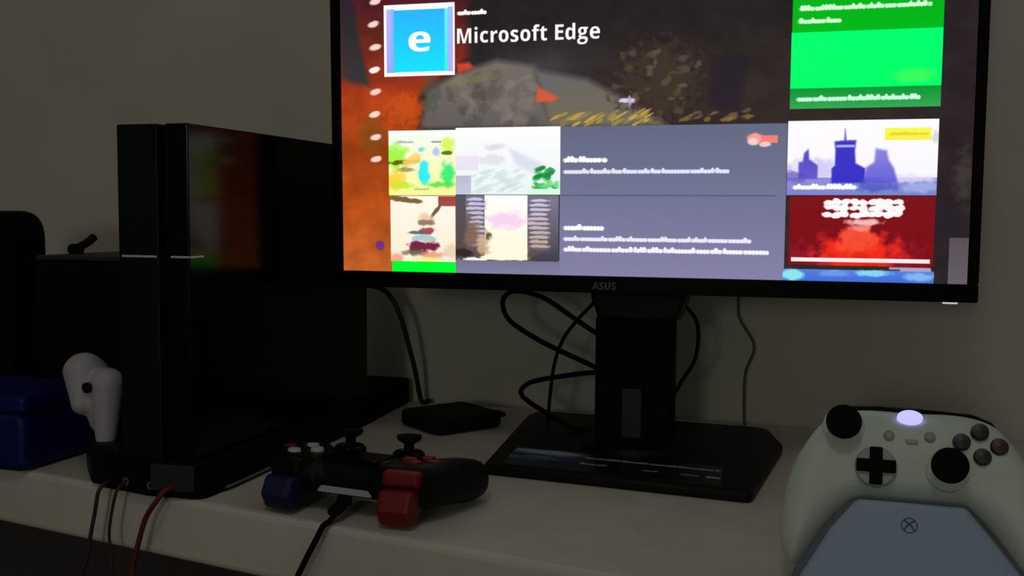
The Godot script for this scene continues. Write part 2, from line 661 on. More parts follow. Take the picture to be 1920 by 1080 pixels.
func monitor_stand(o: Node3D) -> void:
	var foot := round_poly([Vector2(-0.2905, 0.309), Vector2(-0.061, 0.326), Vector2(-0.0475, 0.14), Vector2(-0.067, 0.066), Vector2(-0.322, 0.055)], [0.008, 0.008, 0.03, 0.02, 0.03], 6)
	obj("foot", slab(foot, 0.0, 0.0095, 0.003), M.satin_black, o)
	# upright: broad column, hinge block that carries the screen, grey clip let into the lower part
	put(obj("column", plate(round_rect(0.0715, 0.125, 0.006, 4), -0.017, 0.017, 0.005), M.matte_black, o), Vector3(-0.1795, 0.0715, 0.196))
	put(obj("collar", lathe([Vector2(0, 0), Vector2(0.052, 0), Vector2(0.050, 0.006), Vector2(0.0, 0.008)], 40), M.satin_black, o), Vector3(-0.1795, 0.0094, 0.190), Vector3(-PI / 2, 0, 0))
	var hinge := round_poly([Vector2(-0.0355, -0.016), Vector2(0.0355, -0.016), Vector2(0.043, 0.004), Vector2(0.043, 0.03), Vector2(-0.043, 0.03), Vector2(-0.043, 0.004)], 0.004, 3)
	put(obj("hinge_block", plate(hinge, -0.022, 0.02, 0.004), M.satin_black, o), Vector3(-0.174, 0.146, 0.205))
	put(obj("mount_plate", block(Vector3(0.10, 0.16, 0.02), 0.004), M.matte_black, o), Vector3(-0.172, 0.24, 0.216))
	put(obj("cable_clip", plate(round_rect(0.0185, 0.046, 0.003, 3), 0, 0.0025, 0.001), M.dark_grey, o), Vector3(-0.1793, 0.0437, 0.2128))
	# sticker across the foot's front edge
	var im := Image.create(512, 160, false, Image.FORMAT_RGB8)
	img = im
	for y in 160:
		for x in 512:
			var k := clampf(float(x) / 512, 0, 1)
			im.set_pixel(x, y, Color(0.05, 0.06, 0.20).lerp(Color(0.03, 0.03, 0.08), k))
	for k in 30:
		blob(rng.randf_range(0, 150), rng.randf_range(10, 90), rng.randf_range(20, 60), rng.randf_range(4, 12), Color(0.62, 0.72, 0.85).lerp(Color(0.2, 0.42, 0.66), rng.randf()), 0.6)
	blob(90, 24, 120, 26, Color(0.72, 0.78, 0.86), 0.9)
	blob(60, 95, 70, 22, Color(0.16, 0.4, 0.6), 0.7)
	blob(170, 80, 60, 40, Color(0.05, 0.07, 0.28), 0.7)
	script_line(185, 505, 40, 20, Color(0.72, 0.72, 0.76), 0.85)
	script_line(180, 240, 92, 20, Color(0.66, 0.66, 0.7), 0.8)
	script_line(330, 365, 98, 18, Color(0.6, 0.6, 0.66), 0.8)
	script_line(420, 458, 98, 18, Color(0.6, 0.6, 0.66), 0.8)
	script_line(478, 504, 98, 20, Color(0.8, 0.8, 0.82), 0.9)
	var m := mat("sticker_print", Color.WHITE, 0.35)
	m.albedo_texture = ImageTexture.create_from_image(im)
	var st := S()
	var lift := 0.0101
	var q := [Vector3(-0.2755, lift, 0.3035), Vector3(-0.0865, lift, 0.3175), Vector3(-0.0915, lift, 0.252), Vector3(-0.2805, lift, 0.2385)]
	var uv := [Vector2(0, 1), Vector2(1, 1), Vector2(1, 0), Vector2(0, 0)]
	for k in [0, 2, 1, 0, 3, 2]:
		st.set_normal(Vector3.UP)
		st.set_uv(uv[k])
		st.add_vertex(q[k])
	# thin paper edge under the print
	for k in 4:
		var a: Vector3 = q[k]
		var b: Vector3 = q[(k + 1) % 4]
		var dn := Vector3(0, -0.0007, 0)
		var out := (b - a).cross(Vector3.UP) * -1.0
		for v in ([a, b, b + dn, a, b + dn, a + dn] if (b - a).cross(b + dn - a).dot(out) < 0 else [a, b + dn, b, a, a + dn, b + dn]):
			st.set_normal(out.normalized())
			st.set_uv(Vector2(0.9, 0.05))
			st.add_vertex(v)
	obj("sticker", st.commit(), m, o).set_meta("label", "glossy sticker with a blue picture and rows of white print")


# ------------------------------------------------------------------ console and what stands left of it
func console() -> void:
	var o := thing("game_console", "tall glossy black game console standing upright, screen mirrored in its side", "game console", Vector3(-0.5436, 0.03, 0.4585))
	o.rotation.y = 0.0063
	var d := 0.316
	var h := 0.2633
	var slabs := [["left_shell", 0.0, 0.0372, M.satin_black], ["right_shell", 0.0442, 0.0649, M.gloss_black]]
	for s in slabs:
		var w: float = s[2] - s[1]
		put(obj(s[0], plate(round_rect(w, h, 0.0012, 2), -d, 0, 0.0012, 2), s[3], o), Vector3((s[1] + s[2]) / 2, h / 2, 0))
	put(obj("core", block(Vector3(0.0085, h - 0.012, d - 0.02), 0.001), M.rubber_black, o), Vector3(0.0407, h / 2, -d / 2 - 0.004))
	put(obj("disc_slot", block(Vector3(0.0022, 0.12, 0.001), 0.0004), M.satin_black, o), Vector3(0.0407, 0.17, -0.0138))
	var y := 0.1603
	put(obj("light_strip", block(Vector3(0.0325, 0.0018, 0.0012), 0.0005), M.light_strip, o), Vector3(0.0195, y, 0.0003))
	put(obj("light_strip", block(Vector3(0.0165, 0.0018, 0.0012), 0.0005), M.light_strip, o), Vector3(0.0567, y, 0.0003))
	put(obj("light_strip", block(Vector3(0.0012, 0.0018, 0.018), 0.0005), M.light_strip, o), Vector3(0.0651, y, -0.0095))

	var s2 := thing("console_stand", "low black docking stand under the upright console, grey ports in front", "console stand")
	var p := round_poly([Vector2(-0.598, 0.40), Vector2(-0.574, 0.452), Vector2(-0.518, 0.4625), Vector2(-0.470, 0.4585), Vector2(-0.468, 0.418), Vector2(-0.472, 0.20), Vector2(-0.487, 0.012), Vector2(-0.585, 0.012)], [0.01, 0.012, 0.02, 0.012, 0.02, 0.0, 0.006, 0.006], 5)
	obj("plinth", slab(p, 0.0, 0.0296, 0.003), M.matte_black, s2)
	put(obj("port_panel", plate(round_rect(0.038, 0.021, 0.002, 3), -0.004, 0.0012, 0.0008, 2), M.dark_grey, s2), Vector3(-0.4955, 0.0165, 0.4607), Vector3(0, 0.083, 0))
	for k in 2:
		var ring := put(obj("port", lathe([Vector2(0.0016, 0), Vector2(0.0034, 0), Vector2(0.0034, 0.0008), Vector2(0.0016, 0.0008), Vector2(0.0016, 0)], 18), M.mid_grey, s2), Vector3(-0.541 + 0.0265 * k, 0.0095, 0.4580 + 0.0043 * k), Vector3(0, -0.19 if k == 0 else 0.083, 0))
		ring.name = "port" if k == 0 else "port_001"
	obj("edge_highlight", tube([Vector3(-0.4673, 0.004, 0.43), Vector3(-0.4674, 0.004, 0.41), Vector3(-0.4684, 0.004, 0.37), Vector3(-0.4694, 0.004, 0.325)], 0.0013, 8), M.steel, s2).set_meta("label", "thin bright metal strip standing in for a highlight on the lower edge")  # glossy highlight of the plinth edge, built as a strip
	# arm at the left that carries the white controller
	var arm := round_poly([Vector2(-0.622, 0.375), Vector2(-0.56, 0.375), Vector2(-0.556, 0.448), Vector2(-0.584, 0.448), Vector2(-0.616, 0.415)], 0.008, 4)
	obj("charging_cradle", slab(arm, 0.0, 0.034, 0.005), M.satin_black, s2)


func left_things() -> void:
	var o := thing("speaker", "black upright speaker with a rounded top at the far left", "speaker", Vector3(-0.8575, 0, 0.28))
	obj("cabinet", plate(round_poly([Vector2(-0.056, 0.0), Vector2(0.056, 0.0), Vector2(0.056, 0.2254), Vector2(-0.056, 0.2254)], [0.004, 0.004, 0.03, 0.03], 8), -0.03, 0.025, 0.004), M.matte_black, o)
	put(obj("grille", plate(round_poly([Vector2(-0.046, 0.01), Vector2(0.028, 0.01), Vector2(0.028, 0.205), Vector2(-0.046, 0.205)], 0.012, 6), 0.024, 0.027, 0.001, 2), M.satin_black, o), Vector3.ZERO)

	var b := thing("router", "square black box with a stubby aerial, between the speaker and the console", "router", Vector3(-0.672, 0, 0.265))
	put(obj("casing", block(Vector3(0.145, 0.178, 0.13), 0.004), M.matte_black, b), Vector3(0, 0.089, 0))
	put(obj("lit_lid", slab(round_rect(0.146, 0.131, 0.005, 4), 0.178, 0.1825, 0.0015), M.dark_grey, b), Vector3.ZERO)  # paler than the casing, for the light its top edge catches
	put(obj("aerial", tube([Vector3(-0.058, 0.185, 0.015), Vector3(-0.046, 0.190, 0.015), Vector3(-0.036, 0.1965, 0.015)], 0.0042, 10), M.brown_black, b), Vector3(-0.008, 0.003, 0))
	put(obj("aerial_hinge", lathe([Vector2(0, -0.006), Vector2(0.0055, -0.006), Vector2(0.0055, 0.006), Vector2(0, 0.006)], 16), M.matte_black, b), Vector3(-0.0665, 0.187, 0.015))

	var c := thing("storage_box", "dark blue plastic box lying on the table in front of the speaker", "box", Vector3(-0.762, 0, 0.392))
	put(obj("box_body", block(Vector3(0.2, 0.052, 0.09), 0.006), M.navy_plastic, c), Vector3(0, 0.026, 0))
	put(obj("box_lid", slab(round_rect(0.205, 0.094, 0.007, 4), 0.0515, 0.067, 0.004), M.navy_plastic, c), Vector3.ZERO)


func white_pad() -> void:
	var o := thing("game_controller", "small white game controller standing on end beside the black console", "game controller", Vector3(-0.603, 0.032, 0.42))
	var A := Vector3(-0.007, 0.056, 0.002)
	var B := Vector3(0.020, 0.049, 0.006)
	var f := func(x: float, y: float, z: float) -> float:
		var p := Vector3(x, y, z)
		var d := capsule(p, A, Vector3(-0.001, 0.032, 0.012), 0.0175, 0.0095)
		d = smin(d, capsule(p, B, Vector3(0.0205, 0.005, 0.01), 0.0135, 0.0088), 0.006)
		d = smin(d, capsule(p, Vector3(0.003, 0.044, 0.002), Vector3(0.0105, 0.016, 0.003), 0.012, 0.010), 0.005)
		return smin(d, capsule(p, A + Vector3(0, -0.004, -0.01), B + Vector3(-0.004, -0.006, -0.008), 0.013, 0.012), 0.006)
	obj("shell", nets(f, Vector3(-0.04, -0.012, -0.035), Vector3(0.045, 0.085, 0.035), 0.002), M.grey_white_plastic, o)
	put(obj("thumbstick", lathe([Vector2(0, 0), Vector2(0.003, 0), Vector2(0.003, 0.004), Vector2(0.0045, 0.005), Vector2(0.0045, 0.007), Vector2(0, 0.0075)], 18), M.satin_black, o), Vector3(0.0095, 0.047, 0.013))


func dark_box() -> void:
	var o := thing("hard_drive", "small dark brown slab lying near the wall between console and monitor stand", "hard drive", Vector3(-0.3905, 0, 0.127))
	o.rotation.y = -0.62
	put(obj("casing", slab(round_rect(0.078, 0.084, 0.012, 6), 0.001, 0.0175, 0.004), M.brown_black, o), Vector3.ZERO)
	obj("pull_tab", slab(round_poly([Vector2(0.012, -0.054), Vector2(0.032, -0.05), Vector2(0.036, -0.035), Vector2(0.012, -0.038)], 0.003, 3), 0.010, 0.014, 0.001, 2), M.brown_black, o)
	for q in [Vector2(-0.025, -0.028), Vector2(0.025, -0.028), Vector2(-0.025, 0.028), Vector2(0.025, 0.028)]:
		put(obj("rubber_foot", slab(round_rect(0.008, 0.008, 0.003, 3), 0, 0.0015, 0.0004, 1), M.rubber_black, o), Vector3(q.x, 0, q.y))


# ------------------------------------------------------------------ dark controller in the middle
func striped_pad() -> void:
	var o := thing("game_controller", "black game controller with red and blue triggers lying before the monitor stand", "game controller", Vector3(-0.3425, 0, 0.4275))
	var fwd := Vector3(-0.10, 0, 0.995).normalized()
	var right := Vector3(-0.995, 0, -0.10).normalized()
	# the pad's own frame: x to the player's right, y towards the cable, z up
	var pad := Basis(right, fwd, Vector3.UP)
	o.basis = pad * Basis(Vector3.RIGHT, 0.06)
	var half := [Vector2(0, 34), Vector2(20, 34), Vector2(27, 38), Vector2(48, 39), Vector2(64, 35), Vector2(72, 24), Vector2(77, 4), Vector2(81, -22), Vector2(81, -44), Vector2(74, -57), Vector2(64, -56), Vector2(56, -44), Vector2(47, -27), Vector2(38, -21), Vector2(28, -26), Vector2(16, -24), Vector2(0, -21)]
	var mid := func(_x: float, y: float) -> float:
		return 0.0255 - 0.006 * clampf(-y / 0.055, 0, 1)
	var thick := func(x: float, y: float) -> float:
		var grip := clampf((absf(x) - 0.045) / 0.02, 0, 1)
		return lerpf(0.0145, 0.0175, grip) - 0.003 * clampf((-y - 0.02) / 0.035, 0, 1) * grip
	obj("shell", shell(mirrored(half), mid, thick, 0.013, 0.0025), M.satin_black, o)
	var top := 0.0395
	put(obj("touch_pad", plate(round_rect(0.048, 0.034, 0.003, 3), 0, 0.0022, 0.001, 2), M.gloss_black, o), Vector3(0, 0.014, top - 0.0008))
	for s in [-1, 1]:
		put(obj("stick_ring", lathe([Vector2(0, 0.004), Vector2(0.009, 0.004), Vector2(0.0105, 0.0055), Vector2(0.0125, 0.0035), Vector2(0.0135, -0.004)], 28), M.gloss_black, o), Vector3(0.0265 * s, -0.0145, top - 0.002))
		put(obj("thumbstick", lathe([Vector2(0.004, 0), Vector2(0.004, 0.009), Vector2(0.0085, 0.0115), Vector2(0.0098, 0.0135), Vector2(0.0095, 0.0155), Vector2(0.0075, 0.0158), Vector2(0, 0.0142)], 28), M.rubber_black, o), Vector3(0.0265 * s, -0.0145, top))
	var tone := [M.red_plastic, M.off_white_button, M.off_white_button, M.off_white_button]
	for k in 4:
		var a := PI / 2 * k
		put(obj("face_button", lathe([Vector2(0.0052, -0.003), Vector2(0.0052, 0.0028), Vector2(0.0042, 0.004), Vector2(0, 0.0043)], 22), tone[k], o), Vector3(0.053 + 0.0125 * cos(a), 0.011 + 0.0125 * sin(a), top - 0.0004))
	for k in 4:
		var a := PI / 2 * k
		var arm := round_poly([Vector2(0.0035, 0), Vector2(0.007, -0.0045), Vector2(0.015, -0.0045), Vector2(0.015, 0.0045), Vector2(0.007, 0.0045)], 0.0015, 3)
		put(obj("direction_button", plate(arm, -0.002, 0.0035, 0.001, 2), M.red_plastic, o), Vector3(-0.051, 0.010, top), Vector3(0, 0, a))
	for s in [-1, 1]:
		put(obj("option_button", plate(round_rect(0.004, 0.009, 0.0019, 3), -0.002, 0.0018, 0.0008, 2), M.dark_grey, o), Vector3(0.030 * s, 0.026, top))
	# front: bumper and trigger on each side, the pale strip between, socket for the cable
	for s in [-1, 1]:
		var m: Material = M.blue_plastic if s > 0 else M.red_plastic
		put(obj("bumper", plate(round_rect(0.029, 0.010, 0.004, 4), -0.006, 0.006, 0.003, 2), M.satin_black if s > 0 else M.red_plastic, o), Vector3(0.050 * s, 0.0365, 0.0325), Vector3(0, 0, -0.12 * s))
		var prof := round_poly([Vector2(-0.012, 0.024), Vector2(-0.012, 0.008), Vector2(0.000, -0.0005), Vector2(0.010, 0.000), Vector2(0.0155, 0.012), Vector2(0.009, 0.026)], 0.005, 5)
		var st := SurfaceTool.new()
		st.append_from(plate(prof, -0.0135, 0.0135, 0.004), 0, Transform3D(Basis(Vector3(0, 1, 0), Vector3(0, 0, 1), Vector3(1, 0, 0)), Vector3.ZERO))
		put(obj("trigger", st.commit(), m, o), Vector3(0.0495 * s, 0.037, 0.0005), Vector3(-0.06, 0, -0.10 * s)).set_meta("label", "blue trigger" if s > 0 else "red trigger")
	put(obj("light_bar", plate(round_poly([Vector2(-0.025, 0.0025), Vector2(-0.020, -0.0025), Vector2(0.020, -0.0025), Vector2(0.025, 0.0025)], 0.0015, 3), 0, 0.0015, 0.0006, 2), M.grey_white_plastic, o), Vector3(0, 0.0338, 0.0175), Vector3(-PI / 2, 0, 0))
	put(obj("socket", block(Vector3(0.012, 0.004, 0.007), 0.001), M.rubber_black, o), Vector3(0, 0.034, 0.0105))

	var c := thing("controller_cable", "black charging cable running from the dark controller over the table edge", "cable")
	obj("lead", tube([Vector3(-0.3460, 0.0095, 0.4715), Vector3(-0.3455, 0.0055, 0.479), Vector3(-0.3462, 0.003, 0.4845), Vector3(-0.3480, 0.0015, 0.4895), Vector3(-0.3520, -0.008, 0.4925), Vector3(-0.3605, -0.024, 0.493), Vector3(-0.3715, -0.048, 0.493), Vector3(-0.383, -0.09, 0.493), Vector3(-0.39, -0.3, 0.493)], 0.0022, 12), M.rubber_black, c)
	put(obj("plug", block(Vector3(0.010, 0.006, 0.018), 0.002), M.rubber_black, c), Vector3(-0.3459, 0.0098, 0.4700), Vector3(0.18, 0, 0))


# ------------------------------------------------------------------ cables
func cables() -> void:
	var lead := func(called: String, label: String, pts: Array, rad: float, m: Material) -> void:
		var o := thing(called, label, "cable", Vector3.ZERO, "cables hanging below the console stand" if called == "hanging_cable" else "")
		obj("lead", tube(pts, rad), m, o)
	lead.call("display_cable", "black cable in a wide loop left of the monitor stand, just under the screen", [Vector3(-0.2052, 0.1075, 0.176), Vector3(-0.2315, 0.1085, 0.14), Vector3(-0.2625, 0.125, 0.13), Vector3(-0.2906, 0.1414, 0.13), Vector3(-0.319, 0.1465, 0.13), Vector3(-0.3322, 0.1362, 0.13), Vector3(-0.3217, 0.1174, 0.14), Vector3(-0.2902, 0.0995, 0.145), Vector3(-0.2621, 0.0872, 0.145), Vector3(-0.2289, 0.0738, 0.145), Vector3(-0.200, 0.062, 0.15), Vector3(-0.18, 0.035, 0.15), Vector3(-0.175, 0.014, 0.135), Vector3(-0.17, 0.0118, 0.11), Vector3(-0.17, 0.0118, 0.075)], 0.0026, M.rubber_black)
	lead.call("power_cable", "thin dark cable dropping steeply from behind the screen across the loop", [Vector3(-0.2155, 0.155, 0.165), Vector3(-0.2298, 0.1395, 0.155), Vector3(-0.2487, 0.1202, 0.148), Vector3(-0.2678, 0.0978, 0.13), Vector3(-0.2780, 0.0700, 0.125), Vector3(-0.2850, 0.0335, 0.115), Vector3(-0.2905, 0.0115, 0.10), Vector3(-0.298, 0.0108, 0.075)], 0.0019, M.brown_black)
	lead.call("signal_cable", "black cable in a low loop left of the monitor column, above its foot", [Vector3(-0.195, 0.074, 0.176), Vector3(-0.2299, 0.0689, 0.145), Vector3(-0.2674, 0.062, 0.14), Vector3(-0.2983, 0.0542, 0.14), Vector3(-0.3091, 0.0436, 0.14), Vector3(-0.301, 0.0348, 0.14), Vector3(-0.2811, 0.0255, 0.145), Vector3(-0.25, 0.0125, 0.15), Vector3(-0.21, 0.0125, 0.15)], 0.0026, M.rubber_black)
	lead.call("usb_cable", "dark cable bowing out to the right of the monitor column", [Vector3(-0.170, 0.152, 0.17), Vector3(-0.1575, 0.1444, 0.15), Vector3(-0.1424, 0.1372, 0.14), Vector3(-0.1303, 0.1195, 0.14), Vector3(-0.1318, 0.0881, 0.14), Vector3(-0.1462, 0.0613, 0.14), Vector3(-0.158, 0.035, 0.15), Vector3(-0.160, 0.0125, 0.14), Vector3(-0.158, 0.012, 0.10)], 0.0020, M.brown_black)
	lead.call("thin_wire", "thin grey wire hanging down the wall right of the monitor stand", [Vector3(-0.104, 0.30, 0.012), Vector3(-0.1042, 0.14, 0.012), Vector3(-0.1018, 0.1143, 0.012), Vector3(-0.0865, 0.0863, 0.012), Vector3(-0.0949, 0.0571, 0.012), Vector3(-0.0959, 0.0282, 0.012), Vector3(-0.0953, 0.006, 0.012), Vector3(-0.094, 0.0018, 0.02), Vector3(-0.09, 0.0018, 0.045)], 0.0013, M.grey_cable)
	lead.call("wall_cable", "grey cable arching out behind the console and down the wall to the table", [Vector3(-0.552, 0.12, 0.05), Vector3(-0.538, 0.136, 0.055), Vector3(-0.5194, 0.1424, 0.06), Vector3(-0.4958, 0.1351, 0.06), Vector3(-0.4805, 0.1098, 0.058), Vector3(-0.4726, 0.0733, 0.05), Vector3(-0.469, 0.0429, 0.04), Vector3(-0.4680, 0.012, 0.028), Vector3(-0.4672, 0.0032, 0.022), Vector3(-0.462, 0.0032, 0.012)], 0.0029, M.dark_grey)
	lead.call("hanging_cable", "red cable hanging over the table edge from the console stand", [Vector3(-0.4945, 0.0085, 0.4595), Vector3(-0.4975, 0.0085, 0.4665), Vector3(-0.506, -0.003, 0.470), Vector3(-0.5144, -0.0155, 0.470), Vector3(-0.5205, -0.033, 0.470), Vector3(-0.5245, -0.0467, 0.470), Vector3(-0.5276, -0.0645, 0.470), Vector3(-0.529, -0.12, 0.470), Vector3(-0.53, -0.3, 0.470)], 0.0021, M.red_cable)
	lead.call("hanging_cable", "dull brown cable hanging over the table edge, leftmost below the console stand", [Vector3(-0.5595, 0.008, 0.450), Vector3(-0.561, 0.006, 0.459), Vector3(-0.5622, 0.0016, 0.465), Vector3(-0.5663, -0.0162, 0.465), Vector3(-0.5715, -0.038, 0.465), Vector3(-0.5741, -0.0544, 0.465), Vector3(-0.5798, -0.0705, 0.465), Vector3(-0.582, -0.12, 0.465), Vector3(-0.582, -0.3, 0.465)], 0.0016, M.brown_cable)
	lead.call("hanging_cable", "thin maroon cable hanging over the table edge left of the red cable", [Vector3(-0.542, 0.009, 0.455), Vector3(-0.5425, 0.007, 0.463), Vector3(-0.5440, 0.002, 0.467), Vector3(-0.5495, -0.019, 0.467), Vector3(-0.5515, -0.034, 0.467), Vector3(-0.5500, -0.0473, 0.467), Vector3(-0.549, -0.09, 0.467), Vector3(-0.549, -0.3, 0.467)], 0.0013, M.maroon_cable)


# ------------------------------------------------------------------ white controller on its dock
func white_controller() -> void:
	var o := thing("game_controller", "white game controller with black sticks propped upright on a white dock", "game controller", Vector3(0.0434, 0.0824, 0.489))
	o.rotation.x = -0.4504
	var half := [Vector2(0, 32), Vector2(22, 32.5), Vector2(36, 31), Vector2(46, 27), Vector2(53, 20), Vector2(60, 9), Vector2(67.5, -6), Vector2(72.8, -23), Vector2(74.8, -42), Vector2(73, -57), Vector2(67, -65), Vector2(59.5, -61), Vector2(51, -48), Vector2(40, -33), Vector2(31, -26.5), Vector2(18, -25), Vector2(0, -25)]
	var mid := func(_x: float, y: float) -> float:
		return -0.020 - 0.010 * clampf(-y / 0.06, 0, 1) - 0.002 * clampf(y / 0.03, 0, 1)
	var thick := func(x: float, y: float) -> float:
		return lerpf(0.020, 0.022, clampf((absf(x) - 0.04) / 0.02, 0, 1)) - 0.002 * clampf(-y / 0.06, 0, 1) - 0.004 * clampf((y - 0.012) / 0.02, 0, 1)
	obj("shell", shell(mirrored(half), mid, thick, 0.014, 0.002), M.white_plastic, o)
	# bumpers and triggers peep over the top edge
	var bump := round_poly([Vector2(-0.053, 0.016), Vector2(-0.045, 0.031), Vector2(-0.036, 0.0348), Vector2(-0.018, 0.0360), Vector2(0.018, 0.0345), Vector2(0.036, 0.0335), Vector2(0.047, 0.029), Vector2(0.055, 0.016), Vector2(0.03, 0.020), Vector2(-0.03, 0.020)], 0.002, 3)
	obj("bumper_bar", plate(bump, -0.033, -0.015, 0.003), M.gloss_black, o)
	for s in [-1, 1]:
		put(obj("trigger", lathe([Vector2(0, -0.012), Vector2(0.008, -0.012), Vector2(0.0095, -0.008), Vector2(0.0095, 0.008), Vector2(0.008, 0.012), Vector2(0, 0.012)], 20), M.satin_black, o), Vector3(0.040 * s, 0.022, -0.040), Vector3(0, PI / 2, 0))
	for q in [Vector2(-0.039, 0.0162), Vector2(0.020, -0.0058)]:
		put(obj("stick_well", lathe([Vector2(0, 0.0006), Vector2(0.0108, 0.0006), Vector2(0.0118, 0.0012), Vector2(0.0125, 0.0004), Vector2(0.0125, -0.004)], 36), M.white_plastic, o), Vector3(q.x, q.y, -0.0008))
		put(obj("thumbstick", lathe([Vector2(0.0055, 0), Vector2(0.0050, 0.006), Vector2(0.0085, 0.0085), Vector2(0.0103, 0.0102), Vector2(0.0103, 0.0126), Vector2(0.0090, 0.0134), Vector2(0.0072, 0.0126), Vector2(0, 0.0116)], 36), M.rubber_black, o), Vector3(q.x, q.y, 0))
	put(obj("direction_disc", lathe([Vector2(0, 0.0006), Vector2(0.0112, 0.0010), Vector2(0.0122, 0.0002), Vector2(0.0122, -0.003)], 36), M.pale_grey_button, o), Vector3(-0.020, -0.007, -0.0004))
	var a := 0.0037
	var b := 0.0112
	var cross := round_poly([Vector2(a, a), Vector2(a, b), Vector2(-a, b), Vector2(-a, a), Vector2(-b, a), Vector2(-b, -a), Vector2(-a, -a), Vector2(-a, -b), Vector2(a, -b), Vector2(a, -a), Vector2(b, -a), Vector2(b, a)], [0.0, 0.001, 0.001, 0.0, 0.001, 0.001, 0.0, 0.001, 0.001, 0.0, 0.001, 0.001], 3)
	put(obj("direction_cross", plate(cross, 0, 0.0036, 0.0008, 2), M.rubber_black, o), Vector3(-0.020, -0.007, 0.0003))
	var spots := [[Vector2(0.0375, 0.0180), M.green_button], [Vector2(0.0275, 0.0112), M.blue_grey_button], [Vector2(0.0478, 0.0098), M.reddish_button], [Vector2(0.0386, 0.0030), M.green_button]]
	for s in spots:
		put(obj("face_button", lathe([Vector2(0.0050, -0.003), Vector2(0.0050, 0.0022), Vector2(0.0042, 0.0034), Vector2(0, 0.0040)], 24), s[1], o), Vector3(s[0].x, s[0].y, -0.0006))
	put(obj("guide_button", lathe([Vector2(0.0074, -0.002), Vector2(0.0074, 0.0007), Vector2(0.0064, 0.0013), Vector2(0, 0.0016)], 32, 1.0, 0.62), glow("guide_glow", Color(0.70, 0.68, 1.0), 1.25), o), Vector3(-0.0008, 0.0252, -0.0032)).set_meta("label", "glowing lavender white guide button")
	for q in [Vector2(-0.0128, 0.0124), Vector2(0.0101, 0.0131)]:
		put(obj("menu_button", lathe([Vector2(0.0032, -0.002), Vector2(0.0032, 0.0006), Vector2(0, 0.0012)], 18), M.pale_grey_button, o), Vector3(q.x, q.y, -0.0002))
	put(obj("share_button", plate(round_rect(0.007, 0.003, 0.0014, 3), -0.002, 0.0007, 0.0004, 1), M.pale_grey_button, o), Vector3(0.0, 0.0095, 0))

	var d := thing("charging_dock", "white controller dock with a flared front panel at the lower right", "charging dock", Vector3(0.0434, 0, 0.489))
	# front panel leans as the controller does
	var t := Basis(Vector3.RIGHT, -0.4504)
	var front := round_poly([Vector2(-0.0305, -0.0305), Vector2(0.0275, -0.0305), Vector2(0.041, -0.0470), Vector2(0.0555, -0.066), Vector2(0.064, -0.0903), Vector2(-0.066, -0.0903), Vector2(-0.0595, -0.0745), Vector2(-0.0445, -0.0480)], [0.006, 0.006, 0.004, 0.012, 0.004, 0.004, 0.012, 0.004], 5)
	var pan := obj("front_panel", plate(front, 0.001, 0.0195, 0.0035), M.cool_white_plastic, d)
	pan.transform = Transform3D(t, Vector3(0, 0.0824, 0))
	var gap_outline := round_poly([Vector2(-0.0335, -0.0285), Vector2(0.030, -0.0285), Vector2(0.046, -0.0470), Vector2(0.0605, -0.066), Vector2(0.068, -0.088), Vector2(-0.070, -0.088), Vector2(-0.0645, -0.0725), Vector2(-0.0500, -0.0480)], [0.006, 0.006, 0.004, 0.012, 0.004, 0.004, 0.012, 0.004], 5)
	var gap_plate := obj("shadow_gap_plate", plate(gap_outline, 0.0005, 0.008, 0.0025), M.shade_grey, d)  # darker plate stands in for the shadow gap behind the panel
	gap_plate.transform = Transform3D(t, Vector3(0, 0.0824, 0))
	var mark := obj("emblem", lathe([Vector2(0.0038, 0), Vector2(0.0045, 0), Vector2(0.0045, 0.0003), Vector2(0.0038, 0.0003), Vector2(0.0038, 0)], 28), M.mid_grey, d)
	mark.transform = Transform3D(t, Vector3(0, 0.0824, 0) + t * Vector3(-0.0024, -0.0438, 0.0194))
	for s in [-1, 1]:
		var bar := obj("emblem_stroke", tube([Vector3(-0.0028 * s, -0.0030, 0), Vector3(-0.0008 * s, 0.0002, 0), Vector3(0.0028 * s, 0.0028, 0)], 0.0005, 6, 0.001), M.mid_grey, d)
		bar.transform = Transform3D(t, Vector3(0, 0.0824, 0) + t * Vector3(-0.0024, -0.0438, 0.0196))
	var base := round_poly([Vector2(-0.066, 0.050), Vector2(0.064, 0.050), Vector2(0.056, -0.03), Vector2(-0.058, -0.03)], 0.012, 5)
	obj("base", slab(base, 0.0, 0.010, 0.003), M.cool_white_plastic, d)
	var cr := obj("cradle", plate(round_poly([Vector2(-0.025, -0.030), Vector2(0.022, -0.030), Vector2(0.042, -0.067), Vector2(-0.042, -0.067)], 0.006, 4), -0.045, 0.003, 0.004), M.cool_white_plastic, d)
	cr.transform = Transform3D(t, Vector3(0, 0.0824, 0))


# ------------------------------------------------------------------ picture on the screen
func px(x: int, y: int, c: Color, a: float) -> void:
	if clip.has_point(Vector2(x + 0.5, y + 0.5)) and x >= 0 and y >= 0 and x < img.get_width() and y < img.get_height() and a > 0.0:
		img.set_pixel(x, y, img.get_pixel(x, y).lerp(c, minf(a, 1.0)))


func rgb(r: float, g: float, b: float) -> Color:
	return Color(r / 255, g / 255, b / 255)


func blob(cx: float, cy: float, rx: float, ry: float, c: Color, a := 1.0, hard := 1.0, tilt := 0.0) -> void:
	var reach := maxf(rx, ry) if tilt else 0.0
	var ex := maxf(rx, reach)
	var ey := maxf(ry, reach)
	var ct := cos(tilt)
	var s := sin(tilt)
	for y in range(maxi(0, int(cy - ey)), mini(img.get_height(), int(cy + ey) + 1)):
		for x in range(maxi(0, int(cx - ex)), mini(img.get_width(), int(cx + ex) + 1)):
			var dx := x - cx
			var dy := y - cy
			var d := Vector2((dx * ct + dy * s) / rx, (dy * ct - dx * s) / ry).length()
			if warp > 0.0:
				d += warp * ragged.get_noise_2d(x, y)
			if d < 1.0:
				px(x, y, c, a * clampf((1.0 - d) * 2.0 * hard, 0, 1))


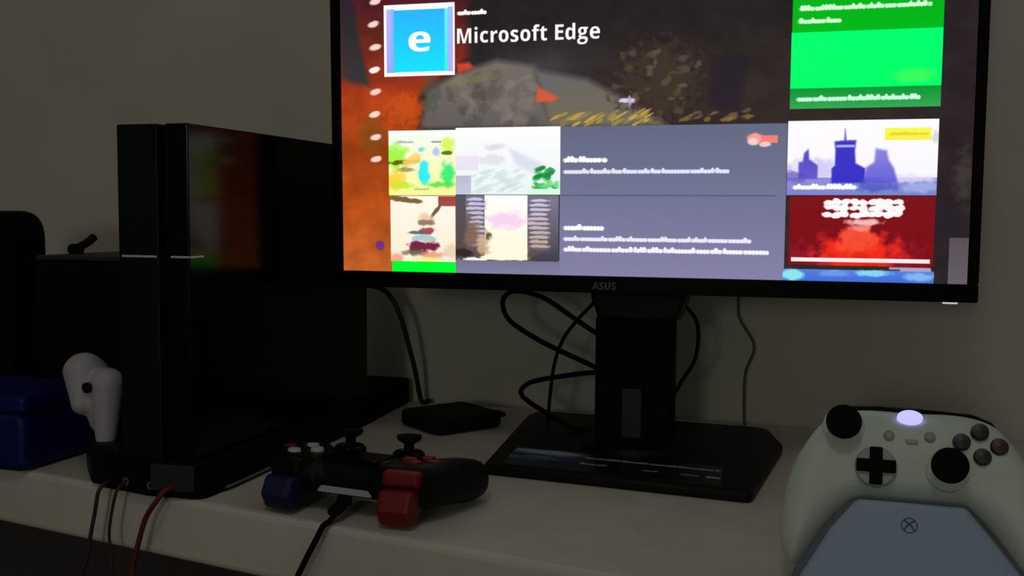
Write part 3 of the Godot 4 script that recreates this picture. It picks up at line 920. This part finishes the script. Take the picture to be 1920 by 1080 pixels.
func rect(x0: float, y0: float, x1: float, y1: float, c0: Color, c1: Color, a := 1.0) -> void:   # upper colour, lower colour
	for y in range(maxi(0, int(y0)), mini(H, int(y1))):
		var c := c0.lerp(c1, (y - y0) / maxf(y1 - y0, 1))
		for x in range(maxi(0, int(x0)), mini(W, int(x1))):
			px(x, y, c, a)


func poly(pts: Array, c0: Color, c1: Color, a := 1.0, soft := 3.0) -> void:
	var p := PackedVector2Array(pts)
	var lo := p[0]
	var hi := p[0]
	for q in p:
		lo = lo.min(q)
		hi = hi.max(q)
	for y in range(maxi(0, int(lo.y - soft)), mini(H, int(hi.y + soft) + 1)):
		var c := c0.lerp(c1, clampf((y - lo.y) / maxf(hi.y - lo.y, 1), 0, 1))
		for x in range(maxi(0, int(lo.x - soft)), mini(W, int(hi.x + soft) + 1)):
			var at := Vector2(x, y)
			var d := 1e9
			for k in p.size():
				d = minf(d, at.distance_squared_to(Geometry2D.get_closest_point_to_segment(at, p[k], p[(k + 1) % p.size()])))
				if d < 0.01:
					break
			d = sqrt(d) * (1.0 if Geometry2D.is_point_in_polygon(at, p) else -1.0)
			px(x, y, c, a * clampf(0.5 + d / soft / 2, 0, 1))


# a row of print too small to read: blurred letter strokes
func script_line(x0: float, x1: float, y: float, h: float, c: Color, a := 0.95) -> void:
	var was := warp
	warp = 0.0
	var x := x0
	for k in int((x1 - x0) / 3) + 1:
		blob(x0 + 3.0 * k, y + 0.03 * h, 5, h * 0.36, c, a * 0.35, 1.4)
	while x < x1:
		var n := rng.randi_range(3, 9)
		for k in n:
			if x > x1:
				break
			var w := h * rng.randf_range(0.38, 0.6)
			var tall := h * (0.5 if rng.randf() < 0.3 else 0.36)
			blob(x + w / 2, y + (-0.1 * h if tall > 0.4 * h else 0.06 * h), w * 0.72, tall, c, a, 2.0)
			x += w
		x += h * 0.22
	warp = was


# lettering laid into the picture from the outlines of a TextMesh
func letters(t: String, x0: float, x1: float, base: float, cap: float, c: Color, bold := false) -> void:
	var tm := text_mesh(t, 1.0, bold)
	tm.depth = 0.0
	tm.horizontal_alignment = HORIZONTAL_ALIGNMENT_LEFT
	var arr := tm.get_mesh_arrays()
	var v: PackedVector3Array = arr[Mesh.ARRAY_VERTEX]
	var ix: PackedInt32Array = arr[Mesh.ARRAY_INDEX] if arr[Mesh.ARRAY_INDEX] else PackedInt32Array(range(v.size()))
	var lo := Vector3(1e9, 1e9, 0)
	var hi := Vector3(-1e9, -1e9, 0)
	var cm := text_mesh("E" if t.length() > 1 else t, 1.0, bold)
	var cb := cm.get_aabb()
	for q in v:
		lo = lo.min(q)
		hi = hi.max(q)
	var sx := (x1 - x0) / (hi.x - lo.x)
	var sy := cap / cb.size.y
	var low := lo.y                 # the lowest point; descenders reach below the base line
	var drop := 0.0
	if t.contains("g"):
		var gm := text_mesh("Mg", 1.0, bold)
		drop = (gm.get_aabb().size.y - cb.size.y)
	var ss := 3
	var ww := int(x1 - x0) + 6
	var hh := int((hi.y - lo.y) * sy) + 6
	var mask := PackedByteArray()
	mask.resize(ww * ss * hh * ss)
	var ytop := base + drop * sy - (hi.y - low) * sy - 3
	for k in range(0, ix.size(), 3):
		var p := []
		for j in 3:
			var q := v[ix[k + j]]
			p.append(Vector2(((q.x - lo.x) * sx + 3) * ss, (base + drop * sy - (q.y - low) * sy - ytop) * ss))
		var a: Vector2 = p[0]
		var b: Vector2 = p[1]
		var d: Vector2 = p[2]
		var area := (b - a).cross(d - a)
		if absf(area) < 1e-6:
			continue
		var bl := a.min(b).min(d)
		var bh := a.max(b).max(d)
		for y in range(maxi(0, int(bl.y)), mini(hh * ss, int(bh.y) + 2)):
			for x in range(maxi(0, int(bl.x)), mini(ww * ss, int(bh.x) + 2)):
				var q := Vector2(x + 0.5, y + 0.5)
				var w0 := (b - a).cross(q - a) / area
				var w1 := (d - b).cross(q - b) / area
				var w2 := (a - d).cross(q - d) / area
				if w0 >= -0.001 and w1 >= -0.001 and w2 >= -0.001:
					mask[x + y * ww * ss] = 1
	for y in hh:
		for x in ww:
			var s := 0
			for j in ss:
				for i in ss:
					s += mask[x * ss + i + (y * ss + j) * ww * ss]
			px(int(x0) - 3 + x, int(ytop) + y, c, float(s) / (ss * ss))


func paint_screen() -> void:
	# backdrop at a quarter of the size
	var bg := Image.create(W / 4, H / 4, false, Image.FORMAT_RGB8)
	var ramp := [[0, rgb(60, 24, 34)], [140, rgb(78, 28, 38)], [200, rgb(98, 40, 30)], [290, rgb(140, 45, 30)], [345, rgb(178, 66, 24)], [400, rgb(170, 66, 22)], [470, rgb(150, 62, 18)], [560, rgb(178, 74, 24)], [720, rgb(196, 100, 42)]]
	var n := FastNoiseLite.new()
	n.seed = 4
	n.frequency = 0.012
	for y in H / 4:
		for x in W / 4:
			var X := x * 4.0
			var Y := y * 4.0
			var c := rgb(36, 32, 33).lerp(rgb(50, 41, 38), clampf((Y - 180) / 160, 0, 1) * clampf((X - 250) / 250, 0, 1))
			c = c.lerp(rgb(42, 34, 38), clampf((X - 1180) / 60, 0, 1))
			c = c.lerp(rgb(64, 60, 66), clampf(1.0 - absf(Y - 285) / 60, 0, 1) * clampf(1.0 - absf(X - 440) / 180, 0, 1))
			var o := rgb(60, 24, 34)
			for k in ramp.size() - 1:
				if Y >= ramp[k][0]:
					o = (ramp[k][1] as Color).lerp(ramp[k + 1][1], clampf((Y - ramp[k][0]) / (ramp[k + 1][0] - ramp[k][0]), 0, 1))
			var edge := 300.0 - clampf((Y - 260) / 80, 0, 1) * 110
			c = c.lerp(o, clampf((edge - X) / 24, 0, 1) * clampf((Y - 90) / 40, 0, 1))
			c = c * (1.0 + 0.16 * n.get_noise_2d(X, Y * 1.4))
			c.a = 1.0
			bg.set_pixel(x, y, c)
	bg.resize(W, H, Image.INTERPOLATE_CUBIC)
	img = bg
	ragged.seed = 21
	ragged.frequency = 0.045
	ragged.fractal_octaves = 3
	warp = 0.55
	# rocks, sand and dark shapes of the picture behind the tiles
	poly([Vector2(0, 100), Vector2(30, 140), Vector2(46, 230), Vector2(66, 318), Vector2(30, 312), Vector2(0, 300)], rgb(40, 34, 42), rgb(48, 56, 58), 0.9, 6)
	blob(70, 420, 40, 60, rgb(120, 80, 24), 0.5)
	blob(150, 370, 60, 40, rgb(206, 82, 28), 0.7)
	poly([Vector2(185, 412), Vector2(196, 330), Vector2(258, 299), Vector2(351, 272), Vector2(432, 286), Vector2(470, 412)], rgb(118, 110, 100), rgb(100, 94, 92), 1.0, 8)
	for k in 26:
		blob(rng.randf_range(210, 440), rng.randf_range(300, 405), rng.randf_range(10, 34), rng.randf_range(8, 26), rgb(136, 124, 116) if k % 2 else rgb(80, 76, 72), 0.5, 1.0, rng.randf_range(-0.6, 0.6))
	blob(300, 312, 70, 10, rgb(130, 122, 84), 0.6, 1.0, -0.15)
	blob(205, 330, 26, 60, rgb(70, 78, 66), 0.5)
	poly([Vector2(432, 293), Vector2(544, 316), Vector2(640, 366), Vector2(712, 413), Vector2(466, 413), Vector2(445, 330)], rgb(104, 100, 104), rgb(116, 108, 86), 1.0, 8)
	poly([Vector2(264, 277), Vector2(292, 274), Vector2(303, 286), Vector2(266, 297)], rgb(214, 72, 48), rgb(190, 70, 42), 1.0, 4)
	poly([Vector2(440, 328), Vector2(486, 352), Vector2(470, 360), Vector2(438, 360)], rgb(206, 88, 60), rgb(218, 92, 60), 1.0, 3)
	blob(690, 320, 108, 92, rgb(64, 52, 43), 0.9)
	for k in 46:
		var q := Vector2.from_angle(rng.randf() * TAU) * sqrt(rng.randf()) * 88
		blob(692 + q.x, 318 + q.y, rng.randf_range(5, 15), rng.randf_range(4, 11), [rgb(92, 76, 58), rgb(84, 80, 46), rgb(44, 34, 32), rgb(104, 90, 72)][k % 4], 0.65)
	poly([Vector2(795, 280), Vector2(866, 284), Vector2(850, 384), Vector2(792, 378)], rgb(38, 32, 42), rgb(42, 32, 44), 0.95, 8)
	for k in 34:
		var x := rng.randf_range(480, 680)
		blob(x, rng.randf_range(385, 408), rng.randf_range(10, 22), 3.0, [rgb(206, 172, 70), rgb(150, 140, 80), rgb(186, 150, 60)][k % 3], 0.8, 1.5, -0.5)
	for k in 16:
		blob(rng.randf_range(740, 870), rng.randf_range(384, 404), rng.randf_range(8, 18), 5, [rgb(140, 112, 60), rgb(112, 86, 70)][k % 2], 0.7, 1.0, -0.3)
	blob(627, 361, 17, 6, rgb(214, 206, 232), 1.0, 1.4)
	blob(632, 361, 5, 15, rgb(180, 172, 206), 0.9)
	blob(1266, 520, 24, 66, rgb(66, 60, 54), 0.8, 0.7)
	blob(1240, 600, 30, 50, rgb(40, 32, 42), 0.9)
	rect(1246, 632, 1280, 720, rgb(88, 82, 86), rgb(100, 94, 104))
	warp = 0.15
	# small marks down the left side
	for q in [Vector2(81, 140), Vector2(77, 187), Vector2(80, 236), Vector2(78, 284), Vector2(79, 331), Vector2(78, 379), Vector2(79, 428), Vector2(80, 475)]:
		var c: Color = rgb(255, 246, 240) if q.y > 270 and q.y < 300 else rgb(248, 214, 200)
		blob(q.x, q.y, 16, 8, c, 1.0, 1.3, -0.2)
		blob(q.x + 5, q.y - 4, 7, 4, c, 0.7, 1.2)
	blob(86, 663, 12, 12, rgb(110, 50, 130), 0.95, 1.6)
	# highlighted blue tile with a lower case letter
	rect(101, 149, 261, 300, rgb(255, 255, 255), rgb(255, 252, 255))
	rect(107, 158, 124, 292, rgb(190, 186, 255), rgb(166, 168, 252))
	rect(118, 158, 126, 292, rgb(120, 184, 252), rgb(110, 190, 252), 0.7)
	rect(124, 161, 240, 291, rgb(44, 182, 255), rgb(24, 228, 255))
	rect(238, 161, 246, 291, rgb(110, 236, 255), rgb(70, 240, 226))
	rect(246, 158, 257, 292, rgb(150, 196, 255), rgb(196, 170, 255))
	letters("e", 157, 206, 249, 42, rgb(250, 254, 255), true)
	letters("e", 159, 207, 249, 42, rgb(250, 254, 255), true)
	script_line(268, 324, 172, 13, rgb(255, 255, 255), 1.0)
	letters("Microsoft Edge", 266, 571, 236, 31, rgb(255, 255, 255), true)
	# green tile
	rect(948, 60, 1221, 240, rgb(0, 168, 20), rgb(0, 186, 26))
	rect(947, 239, 1221, 346, rgb(0, 255, 112), rgb(0, 255, 104))
	blob(1172, 326, 46, 18, rgb(90, 255, 90), 0.6)
	rect(947, 346, 1221, 385, rgb(14, 150, 52), rgb(52, 172, 84))
	script_line(962, 1196, 194, 13, rgb(214, 255, 214), 1.0)
	script_line(960, 1034, 218, 13, rgb(214, 255, 214), 1.0)
	script_line(961, 1180, 366, 13, rgb(206, 255, 222), 1.0)
	# grey blue panel with rows of print
	rect(489, 412, 944, 720, rgb(100, 106, 132), rgb(134, 130, 168))
	rect(489, 552, 925, 555, rgb(86, 92, 122), rgb(86, 92, 122), 0.8)
	script_line(498, 584, 480, 15, rgb(255, 255, 255), 1.0)
	script_line(498, 828, 504, 13, rgb(232, 232, 252), 0.95)
	script_line(499, 580, 620, 15, rgb(255, 255, 255), 1.0)
	script_line(499, 878, 643, 13, rgb(240, 236, 255), 0.95)
	script_line(499, 908, 665, 14, rgb(246, 242, 255), 1.0)
	blob(883, 440, 18, 12, rgb(250, 160, 150), 1.0, 1.6)
	blob(878, 447, 12, 8, rgb(255, 214, 204), 0.9, 1.5)
	rect(894, 435, 926, 450, rgb(244, 130, 124), rgb(240, 134, 122))
	blob(902, 452, 14, 6, rgb(255, 214, 206), 0.9, 1.5)
	warp = 0.45
	ragged.frequency = 0.035
	# upper left picture: bright meadow
	clip = Rect2(109, 415, 153, 139)
	rect(109, 415, 262, 554, rgb(250, 255, 252), rgb(250, 250, 150))
	blob(124, 470, 34, 36, rgb(160, 250, 70), 0.95)
	blob(140, 482, 40, 6, rgb(96, 96, 10), 0.95, 1.4, -0.08)
	blob(125, 520, 24, 30, rgb(252, 214, 60), 0.9)
	blob(160, 478, 30, 14, rgb(250, 214, 110), 0.9, 1.0, -0.4)
	blob(150, 498, 26, 6, rgb(150, 120, 60), 0.7)
	blob(190, 505, 15, 28, rgb(54, 240, 250), 1.0, 1.4)
	blob(184, 455, 10, 8, rgb(90, 220, 220), 0.8)
	blob(218, 462, 10, 12, rgb(170, 190, 250), 0.8)
	blob(244, 446, 22, 18, rgb(214, 250, 90), 0.95)
	blob(241, 463, 14, 5, rgb(90, 120, 10), 0.95, 1.4)
	blob(243, 508, 18, 34, rgb(60, 240, 120), 0.95)
	blob(230, 530, 40, 8, rgb(90, 230, 80), 0.9)
	blob(140, 532, 30, 8, rgb(190, 240, 60), 0.9)
	script_line(130, 164, 439, 7, rgb(160, 170, 190), 0.6)
	script_line(208, 226, 439, 7, rgb(130, 140, 170), 0.6)
	script_line(168, 200, 540, 7, rgb(170, 200, 130), 0.6)
	clip = Rect2(262, 411, 228, 141)
	# upper right picture: pale street and leaves
	rect(262, 411, 490, 552, rgb(255, 255, 255), rgb(236, 246, 246))
	rect(262, 470, 312, 500, rgb(240, 232, 244), rgb(234, 230, 240))
	rect(262, 512, 296, 552, rgb(186, 190, 210), rgb(200, 204, 226))
	blob(350, 452, 26, 10, rgb(226, 218, 224), 0.9)
	blob(340, 478, 40, 14, rgb(232, 226, 232), 0.9)
	poly([Vector2(380, 456), Vector2(455, 490), Vector2(440, 512), Vector2(396, 490)], rgb(214, 218, 236), rgb(224, 228, 244), 0.9, 5)
	for k in 30:
		blob(rng.randf_range(296, 420), rng.randf_range(500, 545), rng.randf_range(10, 30), 4, rgb(204, 226, 224), 0.6, 1.0, -0.35)
	for k in 22:
		blob(rng.randf_range(440, 486), rng.randf_range(494, 540), rng.randf_range(8, 22), rng.randf_range(4, 9), [rgb(40, 170, 70), rgb(110, 220, 120), rgb(24, 130, 60)][k % 3], 0.8, 1.2, rng.randf_range(-0.7, 0.7))
	rect(420, 540, 490, 552, rgb(214, 255, 230), rgb(220, 255, 232))
	rect(486, 411, 490, 552, rgb(255, 255, 255), rgb(240, 255, 250), 0.6)
	clip = Rect2(112, 555, 149, 142)
	# lower left picture: a figure of light and dark patches
	rect(112, 555, 261, 697, rgb(255, 250, 236), rgb(255, 240, 214))
	blob(140, 562, 46, 7, rgb(110, 84, 40), 0.9, 1.3, 0.12)
	rect(222, 556, 261, 577, rgb(166, 70, 58), rgb(170, 84, 70))
	blob(214, 590, 26, 5, rgb(90, 84, 50), 0.9, 1.3, -0.9)
	blob(196, 606, 24, 16, rgb(240, 200, 170), 0.9)
	blob(194, 612, 26, 8, rgb(120, 92, 80), 0.7)
	blob(196, 630, 20, 9, rgb(166, 70, 84), 0.95, 1.3)
	blob(172, 634, 22, 4, rgb(90, 106, 108), 0.9, 1.3)
	blob(188, 646, 34, 9, rgb(170, 204, 206), 0.95, 1.3)
	blob(186, 664, 40, 12, rgb(116, 26, 58), 0.95, 1.5)
	blob(172, 676, 38, 10, rgb(90, 70, 56), 0.8)
	blob(210, 682, 40, 9, rgb(236, 150, 120), 0.8)
	blob(200, 691, 36, 6, rgb(252, 236, 130), 0.9)
	blob(122, 690, 20, 14, rgb(236, 150, 110), 0.7)
	blob(250, 672, 20, 22, rgb(236, 208, 180), 0.8)
	# lower right picture: a bright hall between banded pillars
	clip = Rect2(0, 0, 4096, 4096)
	rect(261, 690, 490, 720, rgb(120, 116, 146), rgb(132, 128, 164))
	clip = Rect2(261, 553, 227, 139)
	rect(261, 553, 487, 692, rgb(120, 116, 130), rgb(96, 78, 72))
	rect(261, 553, 284, 692, rgb(88, 86, 96), rgb(92, 72, 66))
	rect(326, 552, 420, 690, rgb(255, 255, 255), rgb(255, 250, 220))
	blob(374, 605, 56, 22, rgb(250, 214, 240), 0.95)
	for k in 11:
		var y := 562.0 + k * 9.6
		var c := rgb(206, 204, 240).lerp(rgb(196, 170, 156), k / 11.0)
		blob(308, y, 24, 4.5, c, 0.95, 1.5)
		blob(308, y + 4.8, 22, 3, rgb(110, 102, 116), 0.8, 1.3)
		blob(444, y + 2, 28, 4.5, c, 0.95, 1.5)
		blob(444, y + 7, 26, 3, rgb(112, 100, 112), 0.8, 1.3)
	rect(470, 560, 487, 692, rgb(126, 126, 152), rgb(70, 66, 76), 0.9)
	blob(296, 640, 22, 34, rgb(128, 100, 84), 0.9)
	blob(322, 650, 18, 16, rgb(214, 178, 146), 0.95)
	blob(334, 640, 9, 9, rgb(100, 72, 52), 0.9)
	blob(326, 668, 26, 12, rgb(206, 176, 130), 0.9)
	blob(376, 662, 50, 26, rgb(255, 252, 226), 0.95, 1.5)
	blob(276, 676, 26, 12, rgb(50, 36, 36), 0.9)
	blob(300, 690, 34, 5, rgb(255, 255, 255), 1.0, 1.6)
	blob(370, 686, 60, 6, rgb(255, 250, 220), 0.95, 1.6)
	poly([Vector2(426, 684), Vector2(452, 672), Vector2(487, 668), Vector2(487, 692), Vector2(430, 692)], rgb(76, 74, 90), rgb(66, 62, 78), 0.95, 3)
	clip = Rect2(0, 0, 4096, 4096)
	rect(115, 697, 261, 720, rgb(0, 255, 50), rgb(0, 255, 44))
	# right column: ships, red tile, blue strip
	clip = Rect2(945, 408, 275, 144)
	rect(945, 408, 1220, 552, rgb(255, 253, 255), rgb(250, 246, 255))
	blob(1000, 500, 70, 24, rgb(206, 196, 246), 0.8)
	rect(945, 518, 1220, 552, rgb(140, 140, 214), rgb(120, 126, 206), 0.95)
	blob(960, 516, 40, 14, rgb(110, 100, 190), 0.8)
	blob(1170, 520, 60, 10, rgb(230, 226, 255), 0.8)
	var navy := rgb(66, 58, 196)
	poly([Vector2(966, 520), Vector2(966, 488), Vector2(974, 486), Vector2(976, 470), Vector2(984, 462), Vector2(986, 482), Vector2(1002, 494), Vector2(1002, 520)], navy, rgb(90, 80, 200), 0.9, 2)
	poly([Vector2(1028, 528), Vector2(1028, 500), Vector2(1034, 494), Vector2(1034, 464), Vector2(1032, 448), Vector2(1050, 446), Vector2(1051, 424), Vector2(1054, 446), Vector2(1072, 446), Vector2(1070, 466), Vector2(1072, 490), Vector2(1090, 500), Vector2(1090, 528)], navy, rgb(56, 50, 200), 1.0, 2)
	poly([Vector2(1086, 528), Vector2(1092, 498), Vector2(1106, 488), Vector2(1108, 462), Vector2(1128, 466), Vector2(1132, 484), Vector2(1142, 500), Vector2(1150, 528)], rgb(130, 120, 222), rgb(90, 84, 212), 0.9, 3)
	rect(1036, 455, 1070, 460, rgb(220, 216, 255), rgb(220, 216, 255), 0.7)
	blob(1110, 536, 50, 12, rgb(70, 82, 186), 0.7)
	blob(1190, 536, 40, 14, rgb(170, 186, 234), 0.7)
	script_line(958, 1076, 536, 13, rgb(255, 255, 255), 1.0)
	rect(1124, 424, 1207, 447, rgb(255, 250, 70), rgb(255, 240, 60), 0.95)
	script_line(1132, 1200, 435, 8, rgb(226, 206, 60), 0.6)
	blob(1214, 440, 8, 18, rgb(206, 196, 206), 0.6)
	clip = Rect2(951, 553, 268, 136)
	rect(952, 554, 1219, 688, rgb(126, 18, 26), rgb(124, 12, 18))
	blob(1084, 676, 150, 62, rgb(150, 24, 50), 0.9)
	blob(1082, 664, 96, 46, rgb(240, 44, 24), 1.0)
	blob(1078, 640, 40, 40, rgb(255, 96, 60), 0.8)
	poly([Vector2(1064, 616), Vector2(1096, 616), Vector2(1138, 680), Vector2(1020, 680)], rgb(255, 80, 60), rgb(236, 40, 20), 0.35, 8)
	blob(1086, 668, 22, 10, rgb(200, 20, 10), 0.5)
	for k in 3:
		for j in 9:
			blob(1024 + j * 16 + rng.randf_range(-3, 3), 566 + k * 11 + rng.randf_range(-2, 2), 12, 7, rgb(255, 250, 250), 1.0, 2.0)
	blob(1090, 604, 50, 8, rgb(255, 206, 200), 0.9)
	blob(1086, 614, 26, 8, rgb(250, 150, 140), 0.8)
	warp = 0.3
	rect(957, 674, 1213, 682, rgb(255, 236, 236), rgb(255, 240, 240))
	clip = Rect2(942, 688, 280, 32)
	rect(1140, 690, 1215, 695, rgb(220, 170, 196), rgb(200, 150, 190), 0.8)
	rect(942, 697, 1221, 720, rgb(84, 130, 224), rgb(66, 110, 214))
	blob(958, 708, 26, 14, rgb(140, 230, 240), 1.0, 1.4)
	blob(1110, 702, 40, 8, rgb(140, 226, 246), 0.9)
	blob(1040, 704, 40, 8, rgb(120, 160, 240), 0.8)
	blob(1194, 708, 34, 10, rgb(140, 190, 246), 0.9)
	rect(1160, 693, 1216, 698, rgb(200, 190, 224), rgb(190, 180, 220), 0.8)
	clip = Rect2(0, 0, 4096, 4096)
	warp = 0.0
